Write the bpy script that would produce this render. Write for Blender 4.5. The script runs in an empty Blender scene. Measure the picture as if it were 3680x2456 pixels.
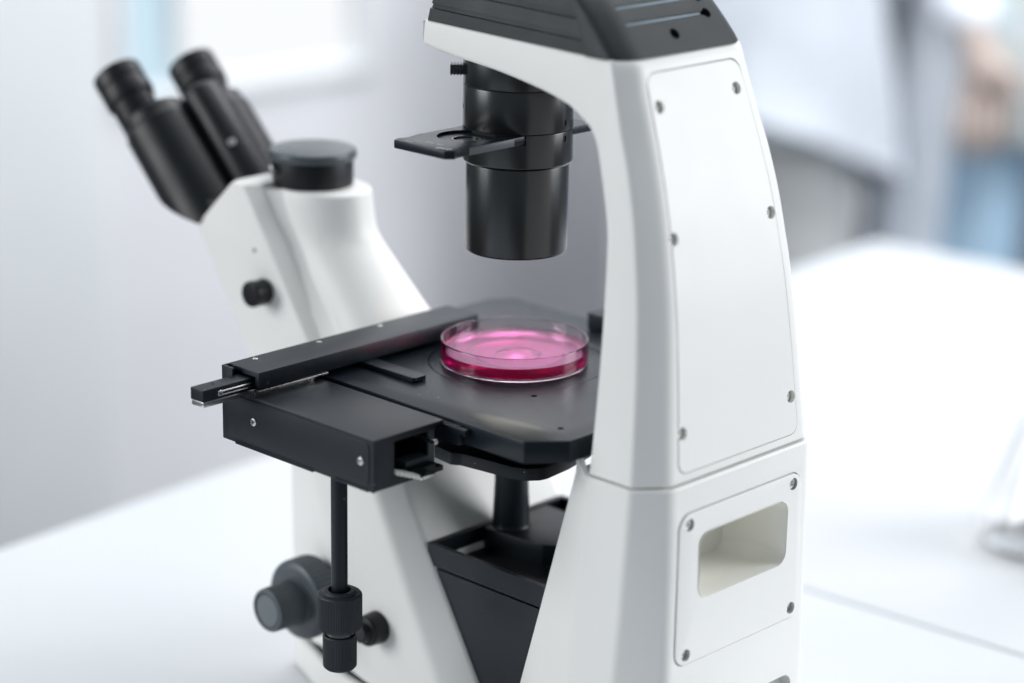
import bpy, bmesh, math, random
from mathutils import Vector, Matrix

random.seed(7)
scene = bpy.context.scene
COL = scene.collection
MM = 0.001
ZT = 235.0            # height of the stage top above the table, in mm

# ------------------------------------------------------------------ camera
cam_data = bpy.data.cameras.new('camera')
cam = bpy.data.objects.new('camera', cam_data)
COL.objects.link(cam)
PITCH, ROLL, YAW = math.radians(16.854), math.radians(0.9985), math.radians(-136.44)
CAM = Vector((999.49, 948.20, 429.77 + ZT)) * MM
fw = Vector((math.cos(YAW) * math.cos(PITCH), math.sin(YAW) * math.cos(PITCH), -math.sin(PITCH)))
rt = fw.cross(Vector((0, 0, 1))).normalized()
up = rt.cross(fw)
r2 = math.cos(ROLL) * rt + math.sin(ROLL) * up
u2 = -math.sin(ROLL) * rt + math.cos(ROLL) * up
rotm = Matrix((r2, u2, -fw)).transposed()
cam.matrix_world = Matrix.Translation(CAM) @ rotm.to_4x4()
cam_data.sensor_width = 36.0
cam_data.lens = 8500.0 / 3680.0 * 36.0
cam_data.clip_start = 0.05
cam_data.clip_end = 60
cam_data.dof.use_dof = True
cam_data.dof.focus_distance = 1.380
cam_data.dof.aperture_fstop = 2.3
scene.camera = cam

# ------------------------------------------------------------------ world and lamps
world = bpy.data.worlds.new('World')
scene.world = world
world.use_nodes = True
bg = world.node_tree.nodes['Background']
bg.inputs[0].default_value = (0.74, 0.87, 1.0, 1)
bg.inputs[1].default_value = 0.27


def area(name, loc, target, sx, sy, power, color):
    d = bpy.data.lights.new(name, 'AREA')
    d.shape = 'RECTANGLE'
    d.size, d.size_y = sx, sy
    d.energy = power
    d.color = color
    o = bpy.data.objects.new(name, d)
    COL.objects.link(o)
    o.location = loc
    o.rotation_euler = (Vector(target) - Vector(loc)).to_track_quat('-Z', 'Y').to_euler()
    return o


area('overhead_light', (-0.5, -0.5, 2.3), (0, 0, 0.1), 1.6, 1.6, 20, (0.97, 0.98, 1.0))
area('overhead_light', (-2.0, -0.7, 2.35), (-1.5, -1.7, 0.2), 1.8, 1.6, 54, (0.97, 0.975, 1.0))  # added fill to brighten the far wall and the figures
area('overhead_light', (-1.3, 0.1, 2.3), (-2.0, -1.1, 0.5), 1.2, 1.2, 11, (0.92, 0.965, 1.0)).data.spread = math.radians(75)  # added narrow fill for the camera-facing sides of the figures
area('window_lamp_rear', (-1.9, 1.9, 0.95), (0, 0.1, 0.2), 1.7, 1.6, 76, (0.945, 0.97, 1.0))
area('window_lamp_side', (2.3, -1.6, 1.05), (0, 0, 0.2), 1.3, 1.7, 53, (0.965, 0.985, 1.0))

scene.view_settings.view_transform = 'Standard'
scene.view_settings.look = 'None'
scene.view_settings.exposure = 0.0
scene.view_settings.gamma = 1.0
scene.view_settings.use_curve_mapping = False
scene.render.engine = 'CYCLES'
scene.cycles.use_denoising = True
scene.cycles.max_bounces = 16
scene.cycles.transmission_bounces = 14
scene.cycles.transparent_max_bounces = 12
scene.cycles.glossy_bounces = 6
scene.cycles.diffuse_bounces = 4
scene.cycles.caustics_refractive = True
scene.cycles.caustics_reflective = False
scene.cycles.blur_glossy = 0.6
scene.cycles.sample_clamp_indirect = 6.0


# ------------------------------------------------------------------ materials
def mat(name, color, rough=0.5, metal=0.0, bump=0.0, bscale=900.0, var=0.0, vscale=30.0, specks=0.0,
        spec=0.5, trans=0.0, ior=1.45, coat=0.0, rvar=0.0, spscale=420.0):
    m = bpy.data.materials.new(name)
    m.use_nodes = True
    nt = m.node_tree
    b = nt.nodes['Principled BSDF']
    b.inputs['Base Color'].default_value = (*color, 1)
    b.inputs['Roughness'].default_value = rough
    b.inputs['Metallic'].default_value = metal
    b.inputs['Specular IOR Level'].default_value = spec
    b.inputs['Transmission Weight'].default_value = trans
    b.inputs['IOR'].default_value = ior
    b.inputs['Coat Weight'].default_value = coat
    tc = nt.nodes.new('ShaderNodeTexCoord')
    out = None
    if var > 0:
        n = nt.nodes.new('ShaderNodeTexNoise')
        n.inputs['Scale'].default_value = vscale
        n.inputs['Detail'].default_value = 5
        nt.links.new(tc.outputs['Object'], n.inputs['Vector'])
        r = nt.nodes.new('ShaderNodeValToRGB')
        r.color_ramp.elements[0].position = 0.3
        r.color_ramp.elements[1].position = 0.7
        r.color_ramp.elements[0].color = (*[c * (1 - var) for c in color], 1)
        r.color_ramp.elements[1].color = (*[min(1, c * (1 + var)) for c in color], 1)
        nt.links.new(n.outputs['Fac'], r.inputs['Fac'])
        out = r.outputs['Color']
    if specks > 0:
        v = nt.nodes.new('ShaderNodeTexVoronoi')
        v.inputs['Scale'].default_value = spscale
        v.inputs['Randomness'].default_value = 1.0
        nt.links.new(tc.outputs['Object'], v.inputs['Vector'])
        lt = nt.nodes.new('ShaderNodeMath')
        lt.operation = 'LESS_THAN'
        lt.inputs[1].default_value = 0.13
        nt.links.new(v.outputs['Distance'], lt.inputs[0])
        n2 = nt.nodes.new('ShaderNodeSeparateColor')
        nt.links.new(v.outputs['Color'], n2.inputs['Color'])
        gt = nt.nodes.new('ShaderNodeMath')
        gt.operation = 'GREATER_THAN'
        gt.inputs[1].default_value = 1 - specks
        nt.links.new(n2.outputs[0], gt.inputs[0])
        mu = nt.nodes.new('ShaderNodeMath')
        mu.operation = 'MULTIPLY'
        nt.links.new(lt.outputs[0], mu.inputs[0])
        nt.links.new(gt.outputs[0], mu.inputs[1])
        mx = nt.nodes.new('ShaderNodeMix')
        mx.data_type = 'RGBA'
        nt.links.new(mu.outputs[0], mx.inputs['Factor'])
        if out:
            nt.links.new(out, mx.inputs['A'])
        else:
            mx.inputs['A'].default_value = (*color, 1)
        mx.inputs['B'].default_value = (0.42, 0.44, 0.46, 1)
        out = mx.outputs['Result']
    if out:
        nt.links.new(out, b.inputs['Base Color'])
    if rvar > 0:
        n = nt.nodes.new('ShaderNodeTexNoise')
        n.inputs['Scale'].default_value = 45
        n.inputs['Detail'].default_value = 6
        nt.links.new(tc.outputs['Object'], n.inputs['Vector'])
        mr = nt.nodes.new('ShaderNodeMapRange')
        mr.inputs['From Min'].default_value = 0.3
        mr.inputs['From Max'].default_value = 0.7
        mr.inputs['To Min'].default_value = rough - rvar
        mr.inputs['To Max'].default_value = rough + rvar
        nt.links.new(n.outputs['Fac'], mr.inputs['Value'])
        nt.links.new(mr.outputs['Result'], b.inputs['Roughness'])
    if bump > 0:
        n = nt.nodes.new('ShaderNodeTexNoise')
        n.inputs['Scale'].default_value = bscale
        n.inputs['Detail'].default_value = 3
        nt.links.new(tc.outputs['Object'], n.inputs['Vector'])
        bp = nt.nodes.new('ShaderNodeBump')
        bp.inputs['Strength'].default_value = bump
        bp.inputs['Distance'].default_value = 0.0004
        nt.links.new(n.outputs['Fac'], bp.inputs['Height'])
        nt.links.new(bp.outputs['Normal'], b.inputs['Normal'])
    return m


def emit_mat(name, color, strength):
    m = bpy.data.materials.new(name)
    m.use_nodes = True
    nt = m.node_tree
    nt.nodes.remove(nt.nodes['Principled BSDF'])
    e = nt.nodes.new('ShaderNodeEmission')
    e.inputs[0].default_value = (*color, 1)
    e.inputs[1].default_value = strength
    nt.links.new(e.outputs[0], nt.nodes['Material Output'].inputs[0])
    return m


M = dict(
    white=mat('white_paint', (0.83, 0.82, 0.79), 0.42, bump=0.14, bscale=1400, var=0.012, vscale=16, rvar=0.02),
    cream=mat('cream_plastic', (0.90, 0.885, 0.82), 0.5, bump=0.08, bscale=1200, var=0.015, vscale=20),
    stage=mat('stage_black', (0.009, 0.014, 0.020), 0.30, bump=0.05, bscale=2600, specks=0.03, spec=0.26),
    block=mat('block_black', (0.006, 0.010, 0.015), 0.38, bump=0.25, bscale=2600, specks=0.02, spec=0.36),
    anod=mat('anodised_black', (0.072, 0.074, 0.075), 0.25, metal=0.95, bump=0.04, bscale=2600),
    cover=mat('cover_black', (0.020, 0.024, 0.026), 0.46, bump=0.8, bscale=1500, rvar=0.05),
    rubber=mat('rubber_black', (0.028, 0.032, 0.037), 0.55, bump=0.2, bscale=1800, rvar=0.04),
    headblack=mat('head_black', (0.005, 0.006, 0.008), 0.38, spec=0.4, bump=0.2, bscale=1800, rvar=0.04),
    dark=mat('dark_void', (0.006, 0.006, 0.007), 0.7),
    steel=mat('steel', (0.62, 0.62, 0.62), 0.28, metal=1.0, bump=0.1, bscale=900, rvar=0.06),
    grey=mat('grey_print', (0.62, 0.66, 0.68), 0.6),
    knobgrey=mat('knob_grey', (0.075, 0.09, 0.10), 0.40, bump=0.15, bscale=1500, rvar=0.05),
    endcap=mat('end_cap_grey', (0.13, 0.155, 0.165), 0.45),
    capgrey=mat('cap_grey', (0.07, 0.085, 0.092), 0.30, bump=0.15, bscale=1500, rvar=0.05),
    table=mat('white_laminate', (0.68, 0.695, 0.71), 0.32, bump=0.02, bscale=500),
    tableedge=mat('table_edge_band', (0.62, 0.72, 0.72), 0.45),
    tleg=mat('table_leg_metal', (0.55, 0.57, 0.6), 0.4, metal=0.6),
    wall=mat('wall_paint', (0.72, 0.715, 0.735), 0.8, bump=0.1, bscale=200, var=0.04, vscale=3),
    wall2=mat('pilaster_paint', (0.78, 0.80, 0.80), 0.8, bump=0.1, bscale=200, var=0.03, vscale=4),
    floor=mat('floor_vinyl', (0.09, 0.09, 0.10), 0.5, var=0.06, vscale=5),
    frame=mat('window_frame_white', (0.85, 0.87, 0.88), 0.4),
    coat=mat('white_cotton', (0.86, 0.89, 0.94), 0.9, bump=0.3, bscale=120, var=0.05, vscale=9),
    navy=mat('navy_cloth', (0.035, 0.055, 0.12), 0.9, var=0.2, vscale=12),
    shirt=mat('pale_cloth', (0.55, 0.60, 0.60), 0.9, var=0.06, vscale=9),
    bluecloth=mat('blue_cloth', (0.46, 0.64, 0.79), 0.9, var=0.1, vscale=8),
    greycloth=mat('grey_cloth', (0.52, 0.53, 0.53), 0.9, var=0.15, vscale=9),
    skin=mat('skin', (0.46, 0.37, 0.33), 0.55, var=0.05, vscale=20),
    hair=mat('hair_brown', (0.07, 0.045, 0.025), 0.6, var=0.2, vscale=60),
    shoe=mat('shoe_leather', (0.04, 0.035, 0.03), 0.4),
)
# glass, liquid
g = mat('clear_glass', (1, 1, 1), 0.0, trans=1.0, ior=1.47)
M['glass'] = g
lq = mat('pink_medium', (1, 1, 1), 0.0, trans=1.0, ior=1.34)
_v = lq.node_tree.nodes.new('ShaderNodeVolumeAbsorption')
_v.inputs['Color'].default_value = (0.97, 0.02, 0.70, 1)
_v.inputs['Density'].default_value = 100.0
lq.node_tree.links.new(_v.outputs[0], lq.node_tree.nodes['Material Output'].inputs['Volume'])
_d = lq.node_tree.nodes.new('ShaderNodeBsdfDiffuse')
_d.inputs[0].default_value = (0.85, 0.01, 0.36, 1)
_m = lq.node_tree.nodes.new('ShaderNodeMixShader')
_m.inputs[0].default_value = 0.08
lq.node_tree.links.new(lq.node_tree.nodes['Principled BSDF'].outputs[0], _m.inputs[1])
lq.node_tree.links.new(_d.outputs[0], _m.inputs[2])
lq.node_tree.links.new(_m.outputs[0], lq.node_tree.nodes['Material Output'].inputs['Surface'])
M['liquid'] = lq
M['lensglow'] = emit_mat('condenser_lens_light', (1.0, 0.96, 0.88), 7.0)


# ------------------------------------------------------------------ mesh helpers (all in mm, stage frame)
def W3(p):
    return Vector((p[0] * MM, p[1] * MM, (p[2] + ZT) * MM))


def new_obj(name, bm, material, parent=None, smooth=35, raw=False):
    """bm in mm/stage frame (raw: already metres)"""
    if not raw:
        for v in bm.verts:
            v.co = W3(v.co)
    bmesh.ops.recalc_face_normals(bm, faces=bm.faces[:])
    me = bpy.data.meshes.new(name)
    bm.to_mesh(me)
    bm.free()
    if material is not None:
        me.materials.append(M[material] if isinstance(material, str) else material)
    if smooth:
        me.shade_smooth()
        me.set_sharp_from_angle(angle=math.radians(smooth))
    o = bpy.data.objects.new(name, me)
    COL.objects.link(o)
    if parent is not None:
        o.parent = parent
        if parent.name in ROOTLOC:
            pass
    return o


ROOTLOC = {}


def tag(o, label=None, cat=None, group=None, kind=None):
    if label:
        o['label'] = label
    if cat:
        o['category'] = cat
    if group:
        o['group'] = group
    if kind:
        o['kind'] = kind
    return o


def empty(name):
    o = bpy.data.objects.new(name, None)
    o.empty_display_size = 0.05
    COL.objects.link(o)
    return o


def bevel_bm(bm, r, seg=2, ang=25, edges=None):
    if edges is None:
        edges = [e for e in bm.edges if len(e.link_faces) == 2 and e.calc_face_angle(0) > math.radians(ang)]
    if edges and r > 0:
        bmesh.ops.bevel(bm, geom=edges, offset=r, segments=seg, affect='EDGES', profile=0.6, clamp_overlap=True)


def box_bm(x0, x1, y0, y1, z0, z1, r=0.5, seg=2, bm=None):
    b = bmesh.new()
    bmesh.ops.create_cube(b, size=1)
    for v in b.verts:
        v.co = Vector((x0 + (v.co.x + .5) * (x1 - x0), y0 + (v.co.y + .5) * (y1 - y0), z0 + (v.co.z + .5) * (z1 - z0)))
    bevel_bm(b, r, seg)
    return b


def merge(*bms):
    out = bms[0]
    for b in bms[1:]:
        me = bpy.data.meshes.new('tmp')
        b.to_mesh(me)
        out.from_mesh(me)
        bpy.data.meshes.remove(me)
        b.free()
    return out


def prism_bm(poly, a, b, axis='z', r=0.5, seg=2):
    """poly in the two other axes (x,y)/(y,z)/(x,z); extruded from a to b"""
    bm = bmesh.new()

    def P(u, v, w):
        return {'z': (u, v, w), 'x': (w, u, v), 'y': (u, w, v)}[axis]
    lo = [bm.verts.new(P(u, v, a)) for u, v in poly]
    hi = [bm.verts.new(P(u, v, b)) for u, v in poly]
    n = len(poly)
    bm.faces.new(lo)
    bm.faces.new(hi[::-1])
    for i in range(n):
        bm.faces.new((lo[i], lo[(i + 1) % n], hi[(i + 1) % n], hi[i]))
    bmesh.ops.recalc_face_normals(bm, faces=bm.faces[:])
    bevel_bm(bm, r, seg)
    return bm


def lathe_bm(profile, origin=(0, 0, 0), axis=(0, 0, 1), seg=64, ribs=None):
    """profile: (r, h) list along axis from origin; ends closed when r==0.
    ribs: (i0, i1, count, depth) modulate radius between profile indices"""
    ax = Vector(axis).normalized()
    q = ax.to_track_quat('Z', 'Y')
    bm = bmesh.new()
    rings = []
    for i, (r, h) in enumerate(profile):
        if r <= 1e-6:
            rings.append([bm.verts.new(Vector(origin) + q @ Vector((0, 0, h)))])
            continue
        ring = []
        for k in range(seg):
            a = 2 * math.pi * k / seg
            rr = r
            if ribs and ribs[0] <= i <= ribs[1]:
                rr = r - ribs[3] * (k % 2)
            ring.append(bm.verts.new(Vector(origin) + q @ Vector((rr * math.cos(a), rr * math.sin(a), h))))
        rings.append(ring)
    for A, B in zip(rings[:-1], rings[1:]):
        if len(A) == 1 and len(B) == 1:
            continue
        if len(A) == 1:
            for k in range(seg):
                bm.faces.new((A[0], B[k], B[(k + 1) % seg]))
        elif len(B) == 1:
            for k in range(seg):
                bm.faces.new((A[(k + 1) % seg], A[k], B[0]))
        else:
            for k in range(seg):
                bm.faces.new((A[k], A[(k + 1) % seg], B[(k + 1) % seg], B[k]))
    return bm


def rc(profile, r=0.6):
    """round the corners of an (r,h) profile with a 3-point arc"""
    out = []
    n = len(profile)
    for i, p in enumerate(profile):
        if i in (0, n - 1) or p[0] <= 1e-6:
            out.append(p)
            continue
        P = Vector(p)
        A = Vector(profile[i - 1]) - P
        B = Vector(profile[i + 1]) - P
        d = min(r, A.length * .45, B.length * .45)
        if d < 1e-4 or A.normalized().dot(B.normalized()) < -0.97:
            out.append(p)
            continue
        a = P + A.normalized() * d
        b = P + B.normalized() * d
        for t in (0, .33, .67, 1):
            out.append(tuple((1 - t) ** 2 * a + 2 * t * (1 - t) * P + t * t * b))
    return out


def loft_bm(rings, cap=True):
    bm = bmesh.new()
    R = [[bm.verts.new(p) for p in ring] for ring in rings]
    n = len(R[0])
    for A, B in zip(R[:-1], R[1:]):
        for k in range(n):
            bm.faces.new((A[k], A[(k + 1) % n], B[(k + 1) % n], B[k]))
    if cap:
        bm.faces.new(R[0][::-1])
        bm.faces.new(R[-1])
    bmesh.ops.recalc_face_normals(bm, faces=bm.faces[:])
    return bm


def round_ring(pts, ds, n=4):
    """round every corner of a closed 3D polygon by a Bezier arc of reach ds[i]"""
    out = []
    N = len(pts)
    for i, p in enumerate(pts):
        P = Vector(p)
        A = Vector(pts[i - 1]) - P
        B = Vector(pts[(i + 1) % N]) - P
        d = ds[i] if isinstance(ds, (list, tuple)) else ds
        d1 = min(d, A.length * .45)
        d2 = min(d, B.length * .45)
        a = P + A.normalized() * d1
        b = P + B.normalized() * d2
        for k in range(n + 1):
            t = k / n
            out.append((1 - t) ** 2 * a + 2 * t * (1 - t) * P + t * t * b)
    return out


def catmull(rows, sub=4):
    """rows: list of tuples of floats"""
    out = []
    n = len(rows)
    for i in range(n - 1):
        p0 = rows[max(i - 1, 0)]
        p1 = rows[i]
        p2 = rows[i + 1]
        p3 = rows[min(i + 2, n - 1)]
        for s in range(sub):
            t = s / sub
            out.append(tuple(0.5 * ((2 * b) + (-a + c) * t + (2 * a - 5 * b + 4 * c - d) * t * t + (-a + 3 * b - 3 * c + d) * t ** 3)
                             for a, b, c, d in zip(p0, p1, p2, p3)))
    out.append(tuple(rows[-1]))
    return out


def rrect(x0, x1, y0, y1, r, n=5):
    pts = []
    for cx, cy, a0 in ((x1 - r, y1 - r, 0), (x0 + r, y1 - r, 90), (x0 + r, y0 + r, 180), (x1 - r, y0 + r, 270)):
        for k in range(n + 1):
            a = math.radians(a0 + 90 * k / n)
            pts.append((cx + r * math.cos(a), cy + r * math.sin(a)))
    return pts


def cut(o, cutters):
    """boolean difference (baked); cutters are bmeshes in mm stage frame"""
    for bm in cutters:
        c = new_obj('tmp_cutter', bm, None, smooth=0)
        md = o.modifiers.new('cut', 'BOOLEAN')
        md.operation = 'DIFFERENCE'
        md.solver = 'EXACT'
        md.object = c
        dg = bpy.context.evaluated_depsgraph_get()
        me = bpy.data.meshes.new_from_object(o.evaluated_get(dg))
        old = o.data
        o.modifiers.clear()
        o.data = me
        bpy.data.meshes.remove(old)
        cm = c.data
        bpy.data.objects.remove(c)
        bpy.data.meshes.remove(cm)
    o.data.shade_smooth()
    o.data.set_sharp_from_angle(angle=math.radians(32))
    return o


def copy_to(o, loc_mm, parent=None, rot=None):
    c = o.copy()
    COL.objects.link(c)
    c.location = Vector(loc_mm) * MM
    if rot:
        c.rotation_euler = rot
    c.parent = parent
    return c


# ================================================================== SETTING
TA = math.radians(4.5)
E1 = Vector((math.cos(TA), math.sin(TA)))
E2 = Vector((-math.sin(TA), math.cos(TA)))
CORNER = Vector((-1179.0, -554.0))


def tab(u, v):
    q = CORNER + E1 * u + E2 * v
    return q.x, q.y


def table(u0, u1, v0, v1, label):
    root = empty('table')
    top = prism_bm([tab(u0, v0), tab(u1, v0), tab(u1, v1), tab(u0, v1)], -ZT - 24, -ZT, 'z', r=2.0, seg=3)
    new_obj('tabletop', top, 'table', root, smooth=40)
    band = prism_bm([tab(u0 + 14, v0 + 14), tab(u1 - 14, v0 + 14), tab(u1 - 14, v1 - 14), tab(u0 + 14, v1 - 14)], -ZT - 60, -ZT - 24.2, 'z', r=1)
    new_obj('apron', band, 'tleg', root)
    for u in (u0 + 50, u1 - 50):
        for v in (v0 + 50, v1 - 50):
            x, y = tab(u, v)
            new_obj('leg', box_bm(x - 20, x + 20, y - 20, y + 20, -ZT - 749, -ZT - 60.2, 2), 'tleg', root)
    tag(root, label, 'table')
    return root


table(921.5, 2700, 0, 960, 'white laminate table that the microscope stands on')
table(0, 918.5, 0, 960, 'white laminate table butted against the first, carrying the glass flask')
# packing strip seen in the joint between the two tables
x0, y0 = tab(918.7, 2)
strip = prism_bm([tab(918.7, 3), tab(921.3, 3), tab(921.3, 957), tab(918.7, 957)], -ZT - 22, -ZT - 1.6, 'z', r=0)
tag(new_obj('joint_strip', strip, 'tableedge'), 'pale green strip in the joint between the two tables', 'strip')

# floor and window wall
fl = bmesh.new()
bmesh.ops.create_grid(fl, x_segments=2, y_segments=2, size=4500)
for v in fl.verts:
    v.co += Vector((0, 0, -ZT - 750))
tag(new_obj('floor', fl, 'floor', smooth=0), kind='structure')
WY = -1700
WX0, WX1, WZ0, WZ1 = -1443, -980, -219, 1500      # window opening (stage frame z)
wall = merge(box_bm(-5000, WX0, WY - 120, WY, -ZT - 750, 2100, 0), box_bm(WX1, 150, WY - 120, WY, -ZT - 750, 2100, 0),
             box_bm(WX0, WX1, WY - 120, WY, -ZT - 750, WZ0, 0), box_bm(WX0, WX1, WY - 120, WY, WZ1, 2100, 0))
tag(new_obj('wall', wall, 'wall', smooth=0), kind='structure')
pil = box_bm(-925, 149, WY + .5, WY + 40, -ZT - 750, 2100, 4)
tag(new_obj('wall_pilaster', pil, 'wall2'), kind='structure')
win = empty('window')
tag(win, 'bright window with a white frame in the grey wall behind the eyepieces', 'window')
MX = -1086
fr = merge(box_bm(WX0 - 10, WX0 + 10, WY - 60, WY + 12, WZ0 - 10, WZ1, 2), box_bm(WX1 - 10, WX1 + 10, WY - 60, WY + 12, WZ0 - 10, WZ1, 2),
           box_bm(WX0 + 10.2, WX1 - 10.2, WY - 60, WY + 12, WZ0 - 10, WZ0 + 10, 2), box_bm(WX0 + 10.2, WX1 - 10.2, WY - 60, WY + 12, WZ1 - 30, WZ1, 2))
new_obj('frame', fr, 'frame', win)
new_obj('mullion', box_bm(MX - 5, MX + 5, WY - 50, WY + 6, WZ0 + 10.3, WZ1 - 30.3, 2), 'frame', win)
M['sky_a'] = emit_mat('daylight_pane_white', (0.96, 0.98, 1.0), 1.0)
M['sky_b'] = emit_mat('daylight_pane_blue', (0.66, 0.86, 0.98), 0.95)
new_obj('pane', box_bm(WX0 + 10.4, MX - 5.3, WY - 32, WY - 26, WZ0 + 10.5, WZ1 - 30.5, 0), 'sky_a', win, smooth=0)
new_obj('pane', box_bm(MX + 5.3, WX1 - 10.4, WY - 32, WY - 26, WZ0 + 10.5, WZ1 - 30.5, 0), 'sky_b', win, smooth=0)

# ================================================================== MICROSCOPE
scope = empty('microscope')
tag(scope, 'white and black inverted laboratory microscope with binocular eyepieces and black stage', 'microscope')


def P(name, bm, material, parent=None, smooth=35):
    return new_obj(name, bm, material, parent or scope, smooth)


def halfw(y, z):
    return 77.0 - 0.0969 * (z + 20) - 0.125 * max(0.0, 120 - y)


# --- upper housing: arm + pillar, lofted from the arm tip to the seam
rows = [  # inner y,z | outer y,z | rear y,z | chamfer width
    (-44.5, 192.5, -44.5, 207, -44.5, 207, 12),
    (-15, 189.6, -15, 207, -15, 207, 12),
    (25, 187.2, 25, 207, 25, 207, 12),
    (64, 182.8, 64, 207, 64, 207, 12),
    (88, 178.0, 92, 207, 92, 207, 12),
    (103, 171.2, 113, 207, 116, 207, 12),
    (109, 167.0, 119.5, 206, 128, 206, 12),
    (114, 160, 125, 190, 134, 190, 12.4),
    (118.5, 148, 131.5, 170, 141.3, 170, 13),
    (122.5, 135, 139, 150, 148.5, 149, 13.5),
    (127, 117, 146, 125, 155.8, 124, 14),
    (128.8, 100, 150.5, 102, 160.8, 101, 14.4),
    (130, 76, 154.5, 78, 165.4, 77, 14.8),
    (131, 40, 158.5, 40, 170.3, 40, 15.2),
    (131, 3, 161, 3, 174.2, 3, 15.6),
    (130.6, -18.5, 162.3, -18.5, 176.6, -18.5, 16),
]
rings = []
cat = catmull(rows, 4)


def housing_ring(row, inset=0.0, dz=0.0):
    yi, zi, yo, zo, yr, zr, ch = row
    wi = halfw(yi, zi) - inset
    wo = halfw(yo, zo) - inset
    yi += inset
    yr -= inset
    zi, zo, zr = zi + dz, zo + dz, zr + dz
    pts = [(wi, yi, zi), (wo, yo, zo), (wo - ch, yr, zr), (-wo + ch, yr, zr), (-wo, yo, zo), (-wi, yi, zi)]
    return round_ring(pts, [2.6, 2.2, 4.5, 4.5, 2.2, 2.6], 4)


# rounded arm tip
tip = cat[0]
for k, (ins, dy) in enumerate(((3.2, -1.6), (1.2, -1.2), (0.3, -0.5))):
    rows_t = list(tip)
    rows_t[0] += dy - 0.0
    rows_t[2] += dy
    rows_t[4] += dy
    yi, zi, yo, zo, yr, zr, ch = rows_t
    w = halfw(yi, zi) - ins
    pts = [(w, yi, zi + ins * .6), (w, yo, zo), (w - ch, yr, zr), (-w + ch, yr, zr), (-w, yo, zo), (-w, yi, zi + ins * .6)]
    rings.append(round_ring(pts, [2.6, 2.2, 4.5, 4.5, 2.2, 2.6], 4))
rings += [housing_ring(r) for r in cat]
rings.append(housing_ring(cat[-1], 0.9, -1.2))
upper = P('upper_housing', loft_bm(rings), 'white', smooth=32)


def rear_y(z):
    tbl = [(-140, 181.3), (-38, 179.6), (-21, 178.6), (-18.5, 176.6), (3, 174.2), (40, 170.3), (77, 165.4), (101, 160.8), (124, 155.8), (149, 148.5), (170, 141.3), (190, 134), (206, 128)]
    for (a, ya), (b, yb) in zip(tbl[:-1], tbl[1:]):
        if a <= z <= b:
            return ya + (yb - ya) * (z - a) / (b - a)
    return tbl[0][1] if z < tbl[0][0] else tbl[-1][1]


def smooth_rear(z):
    return sum(rear_y(z + d) for d in (-10, -5, 0, 5, 10)) / 5 if -5 < z < 195 else rear_y(z)


# --- rear access panel, follows the curved back
def rear_panel(grow=0.0, front=0.35, back=-2.5):
    bm = bmesh.new()
    z0, z1 = -14.0 - grow, 199.5 + grow
    r = 7.0 + grow
    zs = [z0 + r * (1 - math.cos(math.pi / 2 * k / 8)) for k in range(9)]
    zs += [z0 + r + (z1 - z0 - 2 * r) * k / 40 for k in range(1, 40)]
    zs += [z1 - r * (1 - math.cos(math.pi / 2 * k / 8)) for k in range(8, -1, -1)]
    nz, nx = len(zs) - 1, 14
    grid = {}
    for side in (0, 1):
        for i, z in enumerate(zs):
            w = 53.3 - (z + 14) * 0.0628 if z < 130 else 53.3 - 144 * 0.0628 - (z - 130) * 0.072
            w += grow
            dz = min(z - z0, z1 - z)
            if dz < r:
                w -= r - math.sqrt(max(0, r * r - (r - dz) ** 2))
            for j in range(nx + 1):
                x = -w + 2 * w * j / nx
                grid[side, i, j] = bm.verts.new((x, smooth_rear(z) + (front if side else back), z))
    for side in (0, 1):
        for i in range(nz):
            for j in range(nx):
                f = [grid[side, i, j], grid[side, i, j + 1], grid[side, i + 1, j + 1], grid[side, i + 1, j]]
                bm.faces.new(f if side else f[::-1])
    for i in range(nz):
        for j in (0, nx):
            bm.faces.new((grid[0, i, j], grid[0, i + 1, j], grid[1, i + 1, j], grid[1, i, j]))
    for j in range(nx):
        for i in (0, nz):
            bm.faces.new((grid[0, i, j], grid[0, i, j + 1], grid[1, i, j + 1], grid[1, i, j]))
    bmesh.ops.recalc_face_normals(bm, faces=bm.faces[:])
    return bm


cut(upper, [rear_panel(0.75, 6.0, -3.0)])
panel = P('rear_panel', rear_panel(), 'white', smooth=28)
UP_SCREWS = [(34.5, 182), (-32.5, 184), (43.5, 114), (-41.5, 115), (48.7, 8.3), (-48.0, 8.0)]


def hole_cutter(x, z, r, depth=7, lead=10, nrm=None):
    y = smooth_rear(z)
    return lathe_bm([(0, -depth), (r, -depth), (r, lead), (0, lead)], (x, y, z), nrm or (0, 1, 0), 24)


def rear_normal(z):
    dy = (smooth_rear(z + 4) - smooth_rear(z - 4)) / 8
    return Vector((0, 1, -dy)).normalized()


cut(panel, [hole_cutter(x, z, 3.7, 6, 10, rear_normal(z)) for x, z in UP_SCREWS])
cut(upper, [hole_cutter(x, z, 3.6, 7, 10, rear_normal(z)) for x, z in UP_SCREWS])
for x, z in UP_SCREWS:
    sc_ = lathe_bm(rc([(0, -7.2), (3.3, -7.2), (3.3, -2.6), (1.2, -2.4), (1.0, -3.8), (0, -3.8)], .3), (x, smooth_rear(z), z), rear_normal(z), 20)
    new_obj('screw', sc_, 'cream', panel)

# --- top cover (black): grooved arm cover + rear hood
hrows = [  # z, side front y, outer(y), rear(y), half width, chamfer
    (207.2, 100, 119.2, 127.6, 54.6, 12.5),
    (212, 98, 115.5, 124.0, 54.4, 12.5),
    (222, 94, 106.5, 115.5, 53.5, 13),
    (232, 88, 96.5, 106.0, 52.3, 13.5),
    (242, 78, 85, 94.5, 50.5, 14),
    (252, 62, 70, 79.0, 48.0, 14),
    (258, 40, 52, 60, 44, 14),
]


def hood_side(z):
    for a, b in zip(hrows[:-1], hrows[1:]):
        if a[0] <= z <= b[0]:
            return a[2] + (b[2] - a[2]) * (z - a[0]) / (b[0] - a[0])
    return hrows[-1][2]


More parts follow.
